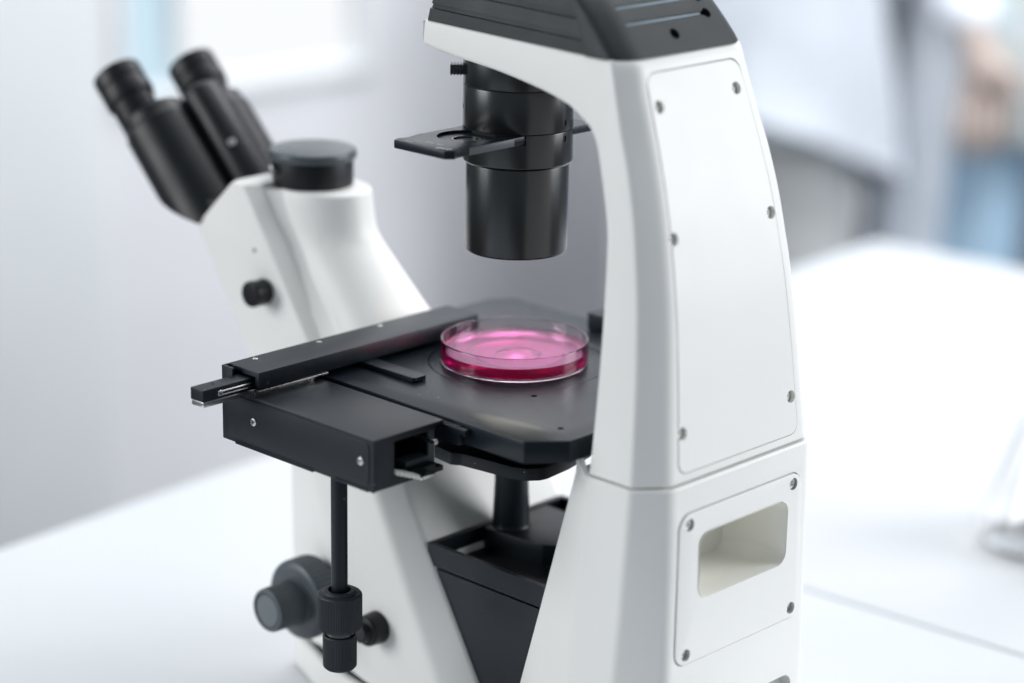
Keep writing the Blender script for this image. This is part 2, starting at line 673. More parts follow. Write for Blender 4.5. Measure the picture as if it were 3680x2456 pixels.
# arm part: stepped terraces with recessed grooves between, tapering inwards with height
def arm_cover():
    prof = [(0.0, 207.2), (0.5, 214.2), (2.1, 214.6), (2.6, 216.9), (1.2, 217.3), (3.0, 225.0), (4.6, 225.4), (5.2, 227.9), (3.8, 228.3),
            (5.8, 236.0), (7.4, 236.4), (8.0, 238.9), (6.6, 239.3), (9.5, 247.0), (16, 252.0), (30, 253.5)]
    rings = []
    for y, ins in ((-43.5, 1.4), (-43.0, 0.4), (-42, 0.0), (-10, 0), (30, 0), (70, 0), (100, 0), (999, 0)):
        half = []
        fit = y > 900
        for d, z in prof:
            if fit:
                y = max(hood_side(z) - 3.0, 60)
            elif y > 60:
                y = min(y, hood_side(z) - 8)
            w = 55 - 0.125 * (120 - y) - 0.4
            lean = max(0, (z - 207)) * 0.22 if y < -35 else max(0, z - 207) * 0.0
            half.append((max(w - d - ins, 0.5), y + (max(0, (z - 207)) * 0.22 if y < -30 else 0), z))
        ring = half + [(-x, yy, z) for x, yy, z in half[::-1]]
        rings.append(ring)
    return loft_bm(rings)


P('arm_cover', arm_cover(), 'cover', smooth=20)

# rear hood: continues the curved back upwards over the frame
rings = []
for z, yf, yo, yr, w, ch in catmull(hrows, 3):
    pts = [(w, yf, z), (w, yo, z), (w - ch, yr, z), (-w + ch, yr, z), (-w, yo, z), (-w, yf, z)]
    rings.append(round_ring(pts, [1, 5, 6, 6, 5, 1], 4))
hood = P('rear_hood', loft_bm(rings), 'cover', smooth=32)


def hood_y(z):
    tb = catmull(hrows, 6)
    for a, b in zip(tb[:-1], tb[1:]):
        if a[0] <= z <= b[0]:
            return a[3] + (b[3] - a[3]) * (z - a[0]) / (b[0] - a[0])
    return tb[-1][3]


hn = Vector((0, 0.72, 0.69))
cutters = []
for zc in (223.8, 231.8, 239.8):
    cutters.append(box_bm(-33, 37, hood_y(zc) - 3.0, hood_y(zc) + 25, zc - 1.0, zc + 1.0, 0.0))
cutters.append(lathe_bm([(0, -14), (3.4, -14), (3.4, 12), (0, 12)], (3.5, hood_y(216.5), 216.5), hn, 28))
for zc in (223.8, 231.8):
    cutters.append(lathe_bm([(0, -10), (3.2, -10), (3.2, 12), (0, 12)], (-31, hood_y(zc), zc), hn, 24))
cut(hood, cutters)
# lighter strips paint the light caught by the lower lips of the vent slots
M['edgegrey'] = mat('edge_grey', (0.12, 0.125, 0.135), 0.4, metal=0.3)
M['liplight'] = mat('slot_lip_light', (0.15, 0.20, 0.23), 0.35, metal=0.5)
for zc in (223.8, 231.8, 239.8):
    new_obj('slot_lip_highlight', box_bm(-27, 36.6, hood_y(zc) - 2.8, hood_y(zc) - 0.9, zc - 0.92, zc + 0.1, 0.2), 'liplight', hood)

# --- condenser barrels on the optical axis
AX = (0.5, 0.0)


def ring_on_axis(prof, seg=96, ribs=None):
    return lathe_bm(rc(prof, 0.5), (AX[0], AX[1], 0), (0, 0, 1), seg, ribs)


P('condenser_head', ring_on_axis([(0, 172.2), (32.9, 172.2), (32.9, 193), (0, 193)]), 'anod')
midb = P('condenser_collar', ring_on_axis([(0, 147.0), (32.9, 147.0), (32.9, 171.8), (0, 171.8)]), 'anod')
lowc = P('filter_housing', ring_on_axis([(0, 125.3), (31.4, 125.3), (32.9, 126.8), (32.9, 146.6), (0, 146.6)]), 'anod')
P('condenser_barrel', ring_on_axis([(0, 74), (27.0, 74), (27.0, 71.4), (30.2, 71.4), (30.9, 72.2), (30.9, 125.5), (0, 125.5)]), 'anod')
P('condenser_core', ring_on_axis([(0, 140), (32.2, 140), (32.2, 180), (0, 180)], 64), 'dark')
P('condenser_lens', ring_on_axis([(0, 75.5), (22, 75.0), (26.8, 74.5), (26.8, 74.2), (20, 73.2), (0, 72.4)], 48), 'lensglow')


def radial_hole(ang, z, r, depth=4):
    d = Vector((math.cos(ang), math.sin(ang), 0))
    return lathe_bm([(0, -depth), (r, -depth), (r, 8), (0, 8)], Vector((AX[0], AX[1], z)) + d * 32.9, d, 20)


# camera-facing azimuths: straight towards the lens is about 43.5 degrees
cut(midb, [radial_hole(math.radians(100), 152.0, 1.75), radial_hole(math.radians(-38), 158.5, 1.6)])
cut(lowc, [radial_hole(math.radians(100), 142.5, 1.75),
           box_bm(-60, 60, -21.6, 25.9, 141.0, 146.9, 0)])
# aperture lever with a ribbed grip
LD = Vector((0.69, -0.724, 0)).normalized()
LT = Vector((0.724, 0.69, 0)).normalized()


def lever_box(r0, r1, t0, t1, z0, z1, rr=.3):
    b = box_bm(r0, r1, t0, t1, z0, z1, rr)
    for v in b.verts:
        v.co = Vector((AX[0], AX[1], v.co.z)) + LD * v.co.x + LT * v.co.y
    return b


lever = P('aperture_lever', lever_box(30, 40.4, -4.2, 4.2, 176.9, 182.4, .4), 'anod')
for i in range(4):
    new_obj('grip_rib', lever_box(33.6 + i * 1.9, 34.5 + i * 1.9, -4.9, 4.9, 176.4, 182.8, .2), 'anod', lever)

# --- filter slider
sl = [(84, -18.5), (84, 22.6), (80.0, 26.6), (76.5, 25.2), (73, 24.9), (67.5, 25.2), (-38, 25.2), (-38, -20.8), (63.5, -20.8), (68, -19.6), (71, -19.2), (75, -19.0), (79, -20.6)]
slider = P('filter_slider', prism_bm(sl, 141.6, 146.5, 'z', r=0.5), 'stage')
cut(slider, [lathe_bm([(0, -1.6), (17.0, -1.6), (17.0, 5), (0, 5)], (46, 2, 146.5), (0, 0, 1), 48),
             lathe_bm([(0, -3.8), (9.2, -3.8), (9.2, 5), (0, 5)], (46, 2, 146.5), (0, 0, 1), 40)])
new_obj('filter_ring', lathe_bm(rc([(7.4, -3.6), (9.0, -3.6), (9.0, -1.5), (7.4, -1.5), (7.4, -3.6)], .2), (46, 2, 146.5), (0, 0, 1), 40), 'anod', slider)
new_obj('filter_glass', lathe_bm([(0, -3.5), (7.3, -3.5), (7.3, -2.6), (0, -2.6)], (46, 2, 146.5), (0, 0, 1), 40), 'capgrey', slider)
new_obj('silver_edge', box_bm(30, 67, 25.25, 25.5, 141.9, 146.2, 0.1), 'edgegrey', slider)
for (mx, my) in ((80.5, 14.5), (78.8, 20.8)):
    new_obj('printed_circle', lathe_bm([(1.05, 0), (1.75, 0), (1.75, .06), (1.05, .06), (1.05, 0)], (mx, my, 146.52), (0, 0, 1), 18), 'grey', slider)
new_obj('printed_bar', box_bm(79.1, 80.4, 16.4, 18.8, 146.52, 146.58, 0), 'grey', slider)
for i in range(5):
    new_obj('printed_stroke', box_bm(72.5 - i * .1, 75.2 - i * .1, -2 + i * 2.3 + (1.6 if i > 2 else 0), -1.2 + i * 2.3 + (1.6 if i > 2 else 0), 146.52, 146.58, 0), 'grey', slider)
for i in range(3):
    new_obj('printed_stroke', box_bm(79.5, 81.5, -12 + i * 2.2, -11.2 + i * 2.2, 146.52, 146.58, 0), 'grey', slider)

# --- lower housing: rear leg block
low = [  # z, F(x,y), A(x,y), B(x,y), C(x,y)
    (-21.8, 72.3, 117.3, 78.2, 132.3, 78.2, 162.6, 61.8, 178.6),
    (-60, 71.7, 106.2, 78.8, 129.0, 79.0, 160.6, 62.2, 179.8),
    (-100, 71.0, 94.6, 79.3, 125.5, 79.9, 158.6, 62.6, 180.3),
    (-150, 70.3, 80.0, 80.0, 121.2, 81.2, 155.4, 63.2, 181.3),
    (-190, 70.0, 68.5, 80.8, 117.8, 82.4, 153.0, 63.8, 182.3),
    (-222, 70.0, 59.5, 81.5, 115.0, 83.5, 151.5, 64.3, 183.5),
]


def low_ring(row, ins=0.0, dz=0.0):
    z, fx, fy, ax, ay, bx, by, cx, cy = row
    z += dz
    pts = [(fx - ins, fy + ins, z), (ax - ins, ay, z), (bx - ins, by - ins * .4, z), (cx - ins * .4, cy - ins, z)]
    pts += [(-x, y, zz) for x, y, zz in pts[::-1]]
    return round_ring(pts, [1.4, 2.5, 3.0, 5.0, 5.0, 3.0, 2.5, 1.4], 4)


lrings = [low_ring(low[0], 0.9, 1.3)] + [low_ring(r) for r in catmull(low, 3)]
lower = P('lower_housing', loft_bm(lrings), 'white', smooth=32)
# raised front horns beside the upper housing
for s in (1, -1):
    hb = bmesh.new()
    tv = [(s * 73.2, 118.6, -10.8), (s * 74.6, 119.6, -11.2), (s * 77.4, 128.6, -20.4), (s * 72.5, 117.8, -23), (s * 78.0, 131.6, -23), (s * 68, 121, -23), (s * 70.5, 121, -12.0), (s * 74.5, 129.2, -20.8)]
    vs = [hb.verts.new(p) for p in tv]
    bmesh.ops.convex_hull(hb, input=vs)
    bmesh.ops.recalc_face_normals(hb, faces=hb.faces[:])
    bevel_bm(hb, 0.5, 2, 20)
    new_obj('horn', hb, 'white', lower, smooth=40)

# --- lower rear panel with the hand recess
pp = rrect(-54.6, 55.4, -127.2, -37.2, 9)
hp = prism_bm([(x * (1 + (-(z + 37)) * 0.00028), z) for x, z in pp], 177.2, 180.9, 'y', r=0.5, seg=2)
for v in hp.verts:
    v.co.y += (-(v.co.z) - 82) * 0.016
hpanel = P('handle_panel', hp, 'white', smooth=30)
LP_SCREWS = [(47, -43.8), (-46.6, -43.5), (-48.6, -121.2), (47.4, -121.4)]
cut(hpanel, [prism_bm(rrect(-41.6, 38.4, -91, -51.0, 8), 150, 200, 'y', r=0)] +
    [lathe_bm([(0, -8), (3.7, -8), (3.7, 10), (0, 10)], (x, 181, z), (0, 1, 0), 24) for x, z in LP_SCREWS])
cut(lower, [prism_bm(rrect(-42.6, 39.4, -99, -50, 8), 122, 200, 'y', r=0), prism_bm([(x * (1 + (-(z + 37)) * 0.00028), z) for x, z in rrect(-55.3, 56.1, -127.9, -36.5, 9.5)], 177.0, 200, 'y', r=0)])
# recess liner
mouth = rrect(-41.5, 38.3, -90.9, -51.1, 7.9, 6)
lr = [[(x, 181.3, z) for x, z in mouth]]
for y, k in ((180.6, .998), (179, .985), (170, .975), (160, .97), (150, .965), (142, .96), (138, .95), (136, .93)):
    lr.append([((x + 1.6) * k - 1.6, y, (z + 71) * k - 71 - (0.10 * (180 - y) if z < -71 else 0)) for x, z in mouth])
liner = loft_bm(lr, cap=False)
lv = [v for v in liner.verts if abs(v.co.y - 136) < 0.01]
liner.faces.new(lv)
new_obj('hand_recess', liner, 'cream', hpanel, smooth=50)
for x, z in LP_SCREWS:
    s_ = lathe_bm(rc([(0, -4.4), (3.2, -4.4), (3.2, -2.0), (1.3, -1.8), (1.2, -3.2), (0, -3.2)], .3), (x, 181.2, z), (0, 1, 0), 20)
    new_obj('screw', s_, 'steel', hpanel)
# power inlet bay low on the back
cut(lower, [prism_bm(rrect(-52.0, 20, -199, -163.5, 7), 174, 210, 'y', r=0)])
inl = P('power_inlet', box_bm(-44, 12, 172.5, 178.5, -196, -170, 1.5), 'knobgrey')
for px_ in (-38, -26, 0):
    new_obj('socket_screw', lathe_bm(rc([(0, 0), (3.2, 0), (3.2, 2.2), (0, 2.2)], .5), (px_, 178.5, -174.5), (0, 1, 0), 20), 'steel', inl)
new_obj('bay_wall', box_bm(-51.5, 19.5, 170.5, 173.4, -198.5, -164, 0.5), 'tableedge', inl)

# --- front body
fb = [  # z, P1(x,y), crease(x,y), a(x,y), b(x,y)
    (-58, 48, -160, 70, -121, 72, -56, 56, -42),
    (-80, 49, -153.5, 72, -108, 74, -45.5, 59, -31.5),
    (-124, 50, -152.5, 75, -84, 75, -22.5, 60, -4.5),
    (-165, 50, -152.5, 75.5, -66, 75.5, -1.0, 60.5, 20),
    (-207, 50, -152.5, 76, -49, 76, 21.5, 61, 44.5),
]
fr_ = []


def fb_ring(row, ins=0.0, dz=0.0):
    z, x1, y1, x2, y2, x3, y3, x4, y4 = row
    z += dz
    pts = [(x1 - ins, y1 + ins, z), (x2 - ins, y2, z), (x3 - ins, y3, z), (x4 - ins, y4 - ins, z)]
    pts += [(-x, y, zz) for x, y, zz in pts[::-1]]
    return round_ring(pts, [7, 9, 5, 3, 3, 5, 9, 7], 4)


frings = [fb_ring(r) for r in catmull(fb, 3)]
frings.append(fb_ring(fb[-1], 1.2, -1.0))
frings.append(fb_ring(fb[-1], 2.4, -2.2))
fbody = P('front_body', loft_bm(frings), 'white', smooth=28)
# base plate below the shadow groove
basepoly = [(49, -153.5), (70, -100), (77, -52), (78, 20), (80, 100), (84.5, 150), (66, 184.5)]
base_r = basepoly + [(-x, y) for x, y in basepoly[::-1]]
rg = []
for z, ins in ((-211.5, 2.2), (-212.5, 0.6), (-214, 0), (-230, 0), (-233.6, .6), (-234.6, 2)):
    cx, cy = 0, 15
    ring = [(x - math.copysign(ins, x), y - math.copysign(ins, y - cy), z) for x, y in base_r]
    rg.append(round_ring(ring, 6, 3))
P('base', loft_bm(rg), 'white', smooth=30)
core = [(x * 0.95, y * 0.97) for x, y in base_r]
P('groove_shade_core', prism_bm(core, -216, -206, 'z', r=0), 'dark', smooth=0)  # near-black body that puts the groove's shade into colour
for sx in (-1, 1):
    for fy in (-130, 150):
        P('foot', lathe_bm(rc([(0, -234.95), (10, -234.95), (12, -233), (0, -233)], .5), (sx * 44, fy, 0), (0, 0, 1), 24), 'rubber')

# --- neck slab with flat wings and the photo-port bulge
nk = [  # z, y front, y wing rear
    (82.0, -213.5, -201),
    (80, -216, -199.5),
    (64, -233, -189),
    (48.5, -249, -178),
    (42, -247.5, -174),
    (5, -223, -149.5),
    (-32, -199, -124),
    (-66, -175, -101),
    (-104, -149, -76),
]
nr = []
for z, yf, yw in nk:
    pts = [(45, yf, z), (45, yw, z), (35.5, yw + 7.5, z), (-35.5, yw + 7.5, z), (-45, yw, z), (-45, yf, z)]
    nr.append(round_ring(pts, [5, 2.2, 2.5, 2.5, 2.2, 5], 4))
top = nr[0]
nr = [[Vector((p.x * .93, p.y * .985 - 3, p.z + .9)) for p in top]] + nr
neck = P('neck', loft_bm(nr), 'white', smooth=26)
bl = [  # z, yc, r
    (80.2, -176, 36.0), (79.2, -176, 37.6), (76, -175.8, 38.0), (66, -174.3, 38.0), (58, -172.8, 38.0), (52, -170.4, 38.0), (47, -166.4, 38.1), (42, -161.3, 38.3), (28, -146.5, 38.8),
    (8.5, -126, 39.6), (-12, -104, 41.5), (-30, -85, 44), (-60, -58, 47),
]
br = []


def bulge_rx(z):
    tb = [(-60, 47), (-30, 41), (-12, 36), (8.5, 32), (40, 29), (90, 28.5)]
    for (a, ra), (b, rb) in zip(tb[:-1], tb[1:]):
        if a <= z <= b:
            return ra + (rb - ra) * (z - a) / (b - a)
    return 30


def bulge_at(z):
    tb = sorted(bl)
    for a, b in zip(tb[:-1], tb[1:]):
        if a[0] <= z <= b[0]:
            t = (z - a[0]) / (b[0] - a[0])
            return a[1] + (b[1] - a[1]) * t, a[2] + (b[2] - a[2]) * t
    return tb[-1][1], tb[-1][2]


for z, yc, r in catmull(bl, 2):
    br.append([(bulge_rx(z) * (r / 38.2 if z > 76 else 1) * math.cos(a), yc + r * math.sin(a), z) for a in [2 * math.pi * k / 64 for k in range(64)]])
P('photo_port_body', loft_bm(br), 'white', smooth=40)
# concave web running from the wing down to the bulge
wb = []
for z in (79.4, 76, 60, 45, 30, 15, 0, -15, -30, -45):
    yw = -199.5 + (80 - z) * 0.66
    yc, ry = bulge_at(z)
    rx = bulge_rx(z)
    half = []
    for k in range(8):
        t = k / 7
        ax_, ay_ = 38.5, yw + 4.0
        mx_, my_ = (25.5 if z > 20 else 25.5 + (20 - z) * .15), yw + 11 + max(0, 30 - z) * .30
        bx_, by_ = rx * .86, yc + ry * .48
        half.append(((1 - t) ** 2 * ax_ + 2 * t * (1 - t) * mx_ + t * t * bx_, (1 - t) ** 2 * ay_ + 2 * t * (1 - t) * my_ + t * t * by_, z))
    wb.append(half + [(-x, y, zz) for x, y, zz in half[::-1]])
P('neck_web', loft_bm(wb), 'white', smooth=60)

# photo port tube and dust cap
PY = -183
P('photo_port_tube', lathe_bm(rc([(0, 78), (26.4, 78), (26.4, 96.2), (25.4, 97), (0, 97)], .6), (0.5, PY, 0), (0, 0, 1), 72), 'headblack')
P('dust_cap', lathe_bm(rc([(0, 97), (28.0, 97), (28.7, 98.5), (28.7, 101.5), (27.5, 103.3), (20, 104.6), (10, 105.3), (0, 105.5)], .8), (0.5, PY, 0), (0, 0, 1), 72), 'capgrey', smooth=50)
sd = Vector((0.967, -0.254, 0))
P('port_screw', lathe_bm(rc([(0, 0), (2.4, 0), (2.4, 2.2), (3.3, 2.2), (3.3, 5.4), (0, 5.4)], .5), Vector((0.5, PY, 91.5)) + sd * 26.0, sd, 24), 'steel')

# light-path knob on the wing, small pin hole
kn = P('light_path_knob', lathe_bm(rc([(0, 0), (8.2, 0), (8.6, 1), (8.6, 12.5), (7.8, 13.5), (0, 13.5)], .8), (45.2, -179.5, 16.0), (1, 0, 0), 60, ribs=(2, 8, 30, .35)), 'headblack')
new_obj('knob_mark', box_bm(50, 55, -180.3, -178.7, 24.45, 24.85, .1), 'grey', kn)
P('pin_hole', lathe_bm([(0, 0), (1.3, 0), (1.3, .3), (0, .3)], (44.9, -190, 41), (1, 0, 0), 16), 'dark')

# --- binocular head
DV = Vector((0, math.sqrt(.5), -math.sqrt(.5)))      # down the tubes towards the body
NV = Vector((0, math.sqrt(.5), math.sqrt(.5)))       # up/rear, perpendicular


def tp(x, s, p):
    return Vector((x, -349, 133)) + DV * s + NV * p


def sp_prism(poly, x0, x1, r=0.0, seg=3):
    bm = bmesh.new()
    A = [bm.verts.new(tp(x0, s_, p_)) for s_, p_ in poly]
    B = [bm.verts.new(tp(x1, s_, p_)) for s_, p_ in poly]
    bm.faces.new(A)
    bm.faces.new(B[::-1])
    for k in range(len(poly)):
        bm.faces.new((A[k], A[(k + 1) % len(poly)], B[(k + 1) % len(poly)], B[k]))
    bmesh.ops.recalc_face_normals(bm, faces=bm.faces[:])
    bevel_bm(bm, r, seg, 20)
    return bm


def tube_cutter():
    return sp_prism([(75, -26), (133, 14), (133, 60), (170, 60), (170, -60), (75, -60)], -80, 80)


bino = P('binocular_head', sp_prism([(74, -8), (79, -17.0), (131.8, 9.2), (131.8, 40), (112, 12), (90, -2)], -39, 39, 6, 4), 'headblack', smooth=40)
for s in (1, -1):
    tube = new_obj('eye_tube', lathe_bm(rc([(0, 38), (18, 38), (22.5, 41), (23.4, 49), (24.4, 50.5), (24.7, 136), (0, 136)], .8), tp(s * 25, 0, 3.5), DV, 64), 'headblack', bino)
    cut(tube, [tube_cutter()])
    eye = lathe_bm(rc([(0, 2), (11, 2), (13, 0), (16.3, 0), (17.2, 1.5), (17.2, 12), (16.7, 12.4), (16.7, 13.2), (17.2, 13.6), (17.2, 24), (15.2, 25.5), (15.2, 46), (0, 46)], .5), tp(s * 32, 0, 0), DV, 64)
    ey = new_obj('eyepiece', eye, 'headblack', bino)
    for k in range(9):
        a = math.radians(-70 + k * 17 + (20 if s > 0 else 10))
        q = DV.to_track_quat('Z', 'Y')
        d = q @ Vector((math.cos(a), math.sin(a), 0))
        c = tp(s * 32, 18.5, 0) + d * 17.2
        b = lathe_bm([(0, -.1), (1.5, -.1), (1.5, .35), (0, .35)], c, d, 10)
        new_obj('grip_dot', b, 'knobgrey', bino)
bridge = lathe_bm(rc([(0, 40), (9, 40), (13.2, 43), (14.2, 47), (14.4, 132), (0, 132)], 1.2), tp(0, 0, 29), DV, 56)
brg = new_obj('hinge_bridge', bridge, 'headblack', bino)
new_obj('hinge_screw', lathe_bm(rc([(0, 0), (2.6, 0), (2.4, .7), (0, .9)], .3), tp(8.5, 92, 40.5), Vector((.62, .55, .55)), 20), 'steel', bino)
new_obj('tube_screw', lathe_bm(rc([(0, 0), (2.4, 0), (2.2, .6), (0, .8)], .3), tp(12, 52, 24), Vector((-.2, .7, .7)), 20), 'steel', bino)
# --- stage
plate = [(104, -97), (104, 107), (84, 123), (-84, 123), (-102, 107), (-102, -97), (-89, -108.5), (89, -108.5)]
stage = P('stage_plate', prism_bm(plate, -13, 0, 'z', r=0.7, seg=2), 'stage')
RC = (-1.5, 2.0)
cut(stage, [lathe_bm([(0, -3.2), (55.3, -3.2), (55.3, 6), (0, 6)], (*RC, 0), (0, 0, 1), 96),
            lathe_bm([(0, -20), (44, -20), (44, 6), (0, 6)], (*RC, 0), (0, 0, 1), 64),
            lathe_bm([(0, -4), (1.9, -4), (1.9, 6), (0, 6)], (41, 55.3, 0), (0, 0, 1), 20),
            lathe_bm([(0, -4), (1.9, -4), (1.9, 6), (0, 6)], (72.5, 105.5, 0), (0, 0, 1), 20)])
ins_ = lathe_bm(rc([(14.6, -3.1), (54.7, -3.1), (54.7, -0.05), (31, -0.05), (29.5, -1.2), (16, -1.2), (14.6, -2.2), (14.6, -3.1)], .25), (*RC, 0), (0, 0, 1), 96)
insert = new_obj('stage_insert', ins_, 'stage', stage)
M['satin'] = mat('satin_steel', (0.82, 0.81, 0.78), 0.45, metal=0.8)
M['insertmetal'] = mat('insert_metal', (0.44, 0.43, 0.43), 0.45, metal=0.3)
new_obj('insert_disc', lathe_bm(rc([(14.7, -1.15), (29.3, -1.15), (29.3, -0.5), (14.7, -0.7), (14.7, -1.15)], .1), (*RC, 0), (0, 0, 1), 72), 'insertmetal', stage)
new_obj('stage_skirt', prism_bm([(x * .8, y * .8) for x, y in plate], -19, -13.2, 'z', r=1), 'block', stage)
# steel tip below the insert opening, domed to reflect a bright glow upwards
P('objective_glow_dome', lathe_bm([(0, -0.3)] + [(14.0 * math.sin(math.radians(a)), -0.3 - 14.0 * (1 - math.cos(math.radians(a)))) for a in range(5, 46, 5)] + [(11.4, -5.1), (12.8, -4.8), (13.9, -3.4), (14.4, -1.6), (14.4, -42), (0, -42)], (.5, 0, 0), (0, 0, 1), 48), 'satin', smooth=60)
# edge guide at the far right of the stage
P('stage_clip', box_bm(-99, -84, -16, 2, 0.1, 11, 0.8), 'block')

# carriage block on the user-right side
blk = box_bm(107.8, 160.4, -81.4, 48.2, -31.0, -0.6, .6)
block = P('carriage_block', blk, 'block')
cut(block, [box_bm(113.5, 146.5, 10, 60, -25.5, -4.6, 0), box_bm(100, 114, 40, 60, -28, -3, 0)])
new_obj('block_edge', box_bm(104.6, 107.6, -54, 60, -13.5, -2.2, .3), 'block', block)
side = prism_bm([(-81.6, -31.2), (48.4, -31.2), (48.4, -.4), (-53.5, -.4), (-53.5, 3.0), (-72, 3.0), (-72, 13.8), (-81.6, 13.8)], 160.6, 162.2, 'x', r=.35)
sidep = new_obj('side_plate', side, 'block', block)
cov = prism_bm([(q[0], q[1]) for q in rrect(-78.6, 45.2, -28.0, -2.0, 4.0, 4)], 162.25, 162.75, 'x', r=.22)
covp = new_obj('side_cover', cov, 'block', block)
for y, z in ((-52.6, -14.3), (38.6, -14.4)):
    sb = lathe_bm(rc([(0, 0), (2.5, 0), (2.5, .5), (2.0, .9), (0, 1.0)], .2), (162.75, y, z), (1, 0, 0), 24)
    so = new_obj('screw', sb, 'steel', block)
    new_obj('screw_slot', merge(box_bm(163.72, 163.82, y - 1.2, y + 1.2, z - .25, z + .25, 0), box_bm(163.71, 163.81, y - .25, y + .25, z - 1.2, z + 1.2, 0)), 'dark', block)
new_obj('slot_plate', box_bm(160.7, 162.6, 17, 44, -31.6, -29.6, .2), 'stage', block)
new_obj('slot_plate', box_bm(160.7, 162.6, -70, -2, -31.9, -29.9, .2), 'stage', block)
# inside of the cut: bracket, ball rail, cable hook
brk = prism_bm([(108.5, -7), (113.2, -7), (113.2, -22.5), (131, -22.5), (131, -29.4), (121, -29.4), (121, -27.5), (108.5, -27.5)], 32, 41.5, 'y', r=.3)
new_obj('bracket', brk, 'knobgrey', block)
new_obj('rail_end', box_bm(118.5, 121.5, 38, 55, -11, -8.3, .8), 'steel', block)
new_obj('steel_lip', box_bm(121.5, 133, 44, 56.5, -28.7, -26.9, .5), 'steel', block)
for i in range(6):
    new_obj('lip_rib', box_bm(133.4 + i * 2.1, 134.7 + i * 2.1, 44, 55.5 - i * 1.2, -28.2 + i * .7, -25.6 + i * .7, .2), 'cream', block)
new_obj('corner_bar', box_bm(104.9, 108.8, 45, 66, -6.5, -2.6, .5), 'block', block)

# mechanical bar (x travel) and its slide
bar = P('cross_travel_bar', box_bm(-23.6, 157.0, -80.2, -54.2, 3.4, 13.8, .6), 'block')
new_obj('bar_back', box_bm(-23.8, 160.4, -82.2, -80.4, -0.4, 13.6, .3), 'block', bar)
new_obj('bar_step', box_bm(60, 118, -83.6, -82.3, 2, 12.8, .3), 'block', bar)
cut(bar, [box_bm(139, 165, -74.5, -57.5, 0, 10.6, 0)])
for x in (140.4, 90.3, 40.0):
    new_obj('screw', lathe_bm(rc([(0, -.3), (1.7, -.3), (1.7, .25), (0, .35)], .15), (x, -77.2, 13.8), (0, 0, 1), 18), 'steel', bar)
new_obj('set_screw', lathe_bm([(0, 0), (1.2, 0), (1.2, .15), (0, .15)], (150.5, -54.25, 6.5), (0, 1, 0), 16), 'dark', bar)
new_obj('travel_strip', box_bm(104, 158, -58, -53.8, 2.0, 3.1, .2), 'steel', bar)
slide = P('slide_rail', box_bm(100, 192.8, -72.5, -61.3, 2.0, 9.2, .5), 'block')
new_obj('slide_groove', box_bm(130, 184, -61.35, -61.0, 3.6, 7.4, .1), 'dark', slide)
for zz in (4.2, 6.2):
    new_obj('guide_rod', lathe_bm(rc([(0, 0), (.55, 0), (.55, 46), (0, 46)], .1), (136, -60.7, zz), (1, 0, 0), 12), 'steel', slide)
new_obj('screw', lathe_bm(rc([(0, 0), (1.9, 0), (1.8, .7), (0, .9)], .2), (180.5, -61.0, 5.4), (0, 1, 0), 20), 'steel', slide)
new_obj('pin_hole', lathe_bm([(0, 0), (1.1, 0), (1.1, .1), (0, .1)], (180, -68, 9.22), (0, 0, 1), 14), 'dark', slide)
new_obj('steel_runner', box_bm(108, 192.2, -72.2, -61.6, -1.4, 1.8, .3), 'steel', slide)
# holder finger reaching over the plate
fing = prism_bm([(76, -56), (76, -11), (74.8, -9.3), (66.5, -9.3), (65, -10.6), (65, -56)], 0.3, 3.3, 'z', r=.5)
P('holder_finger', fing, 'block')

# stage drive: rod and two coaxial knurled knobs
KX, KY = 140.0, -4.6
P('drive_rod', lathe_bm(rc([(0, -122), (4.85, -122), (4.85, -30.8), (0, -30.8)], .4), (KX, KY, 0), (0, 0, 1), 40), 'block')
k1 = P('drive_knob', lathe_bm(rc([(0, -136), (9.0, -136), (12.6, -134.6), (13.3, -133), (13.3, -113.8), (12.4, -112.6), (9.6, -112.4), (9.4, -110.9), (6.7, -110.7), (6.4, -114), (0, -114)], .5), (KX, KY, 0), (0, 0, 1), 168, ribs=(6, 14, 84, .38)), 'rubber', smooth=30)
P('knob_spacer', lathe_bm(rc([(0, -141.5), (8.4, -141.5), (8.4, -135.5), (0, -135.5)], .4), (KX, KY, 0), (0, 0, 1), 48), 'anod')
P('drive_knob', lathe_bm(rc([(0, -160.4), (8.5, -160.4), (10.0, -158.8), (10.1, -139.6), (9.4, -138.8), (8.8, -138.8), (8.7, -141), (0, -141)], .5), (KX, KY, 0), (0, 0, 1), 144, ribs=(4, 10, 72, .34)), 'rubber', smooth=30)

# --- nosepiece column, carrier plate, tray
carrier = [(62, 8), (58.5, 13), (55, 38), (53.5, 50), (49.5, 58.5), (43, 63.5), (38, 64.5), (16, 62.0), (-10, 56), (-30, 40), (-36, 10), (-30, -30), (40, -30), (60, -8)]
P('nosepiece_carrier', prism_bm(carrier, -50, -42, 'z', r=1.0, seg=2), 'block')
P('nosepiece', lathe_bm(rc([(0, -41.8), (30, -41.8), (33, -38), (33, -30), (26, -24), (0, -24)], 1), (4, 10, 0), (0, 0, 1), 56, ribs=(2, 4, 28, .5)), 'headblack')
P('focus_column', lathe_bm(rc([(0, -110), (13.0, -110), (12.8, -107), (11.6, -105), (11.2, -92), (10.6, -80), (10.4, -50.2), (0, -50.2)], 1), (.5, 0, 0), (0, 0, 1), 56), 'block')
plat = [(16.5, -8), (16.0, 5), (13.5, 27), (12, 38), (7, 45), (0, 47), (-40, 47), (-40, -8)]
P('column_platform', prism_bm(plat, -122, -106.2, 'z', r=.8), 'block')
tray = box_bm(-60, 60, -13, 118, -119.8, -106.0, 0)
tr = P('tray_rim', tray, 'block')
cut(tr, [box_bm(-56.5, 56.5, -9.5, 116, -130, -100, 0)])
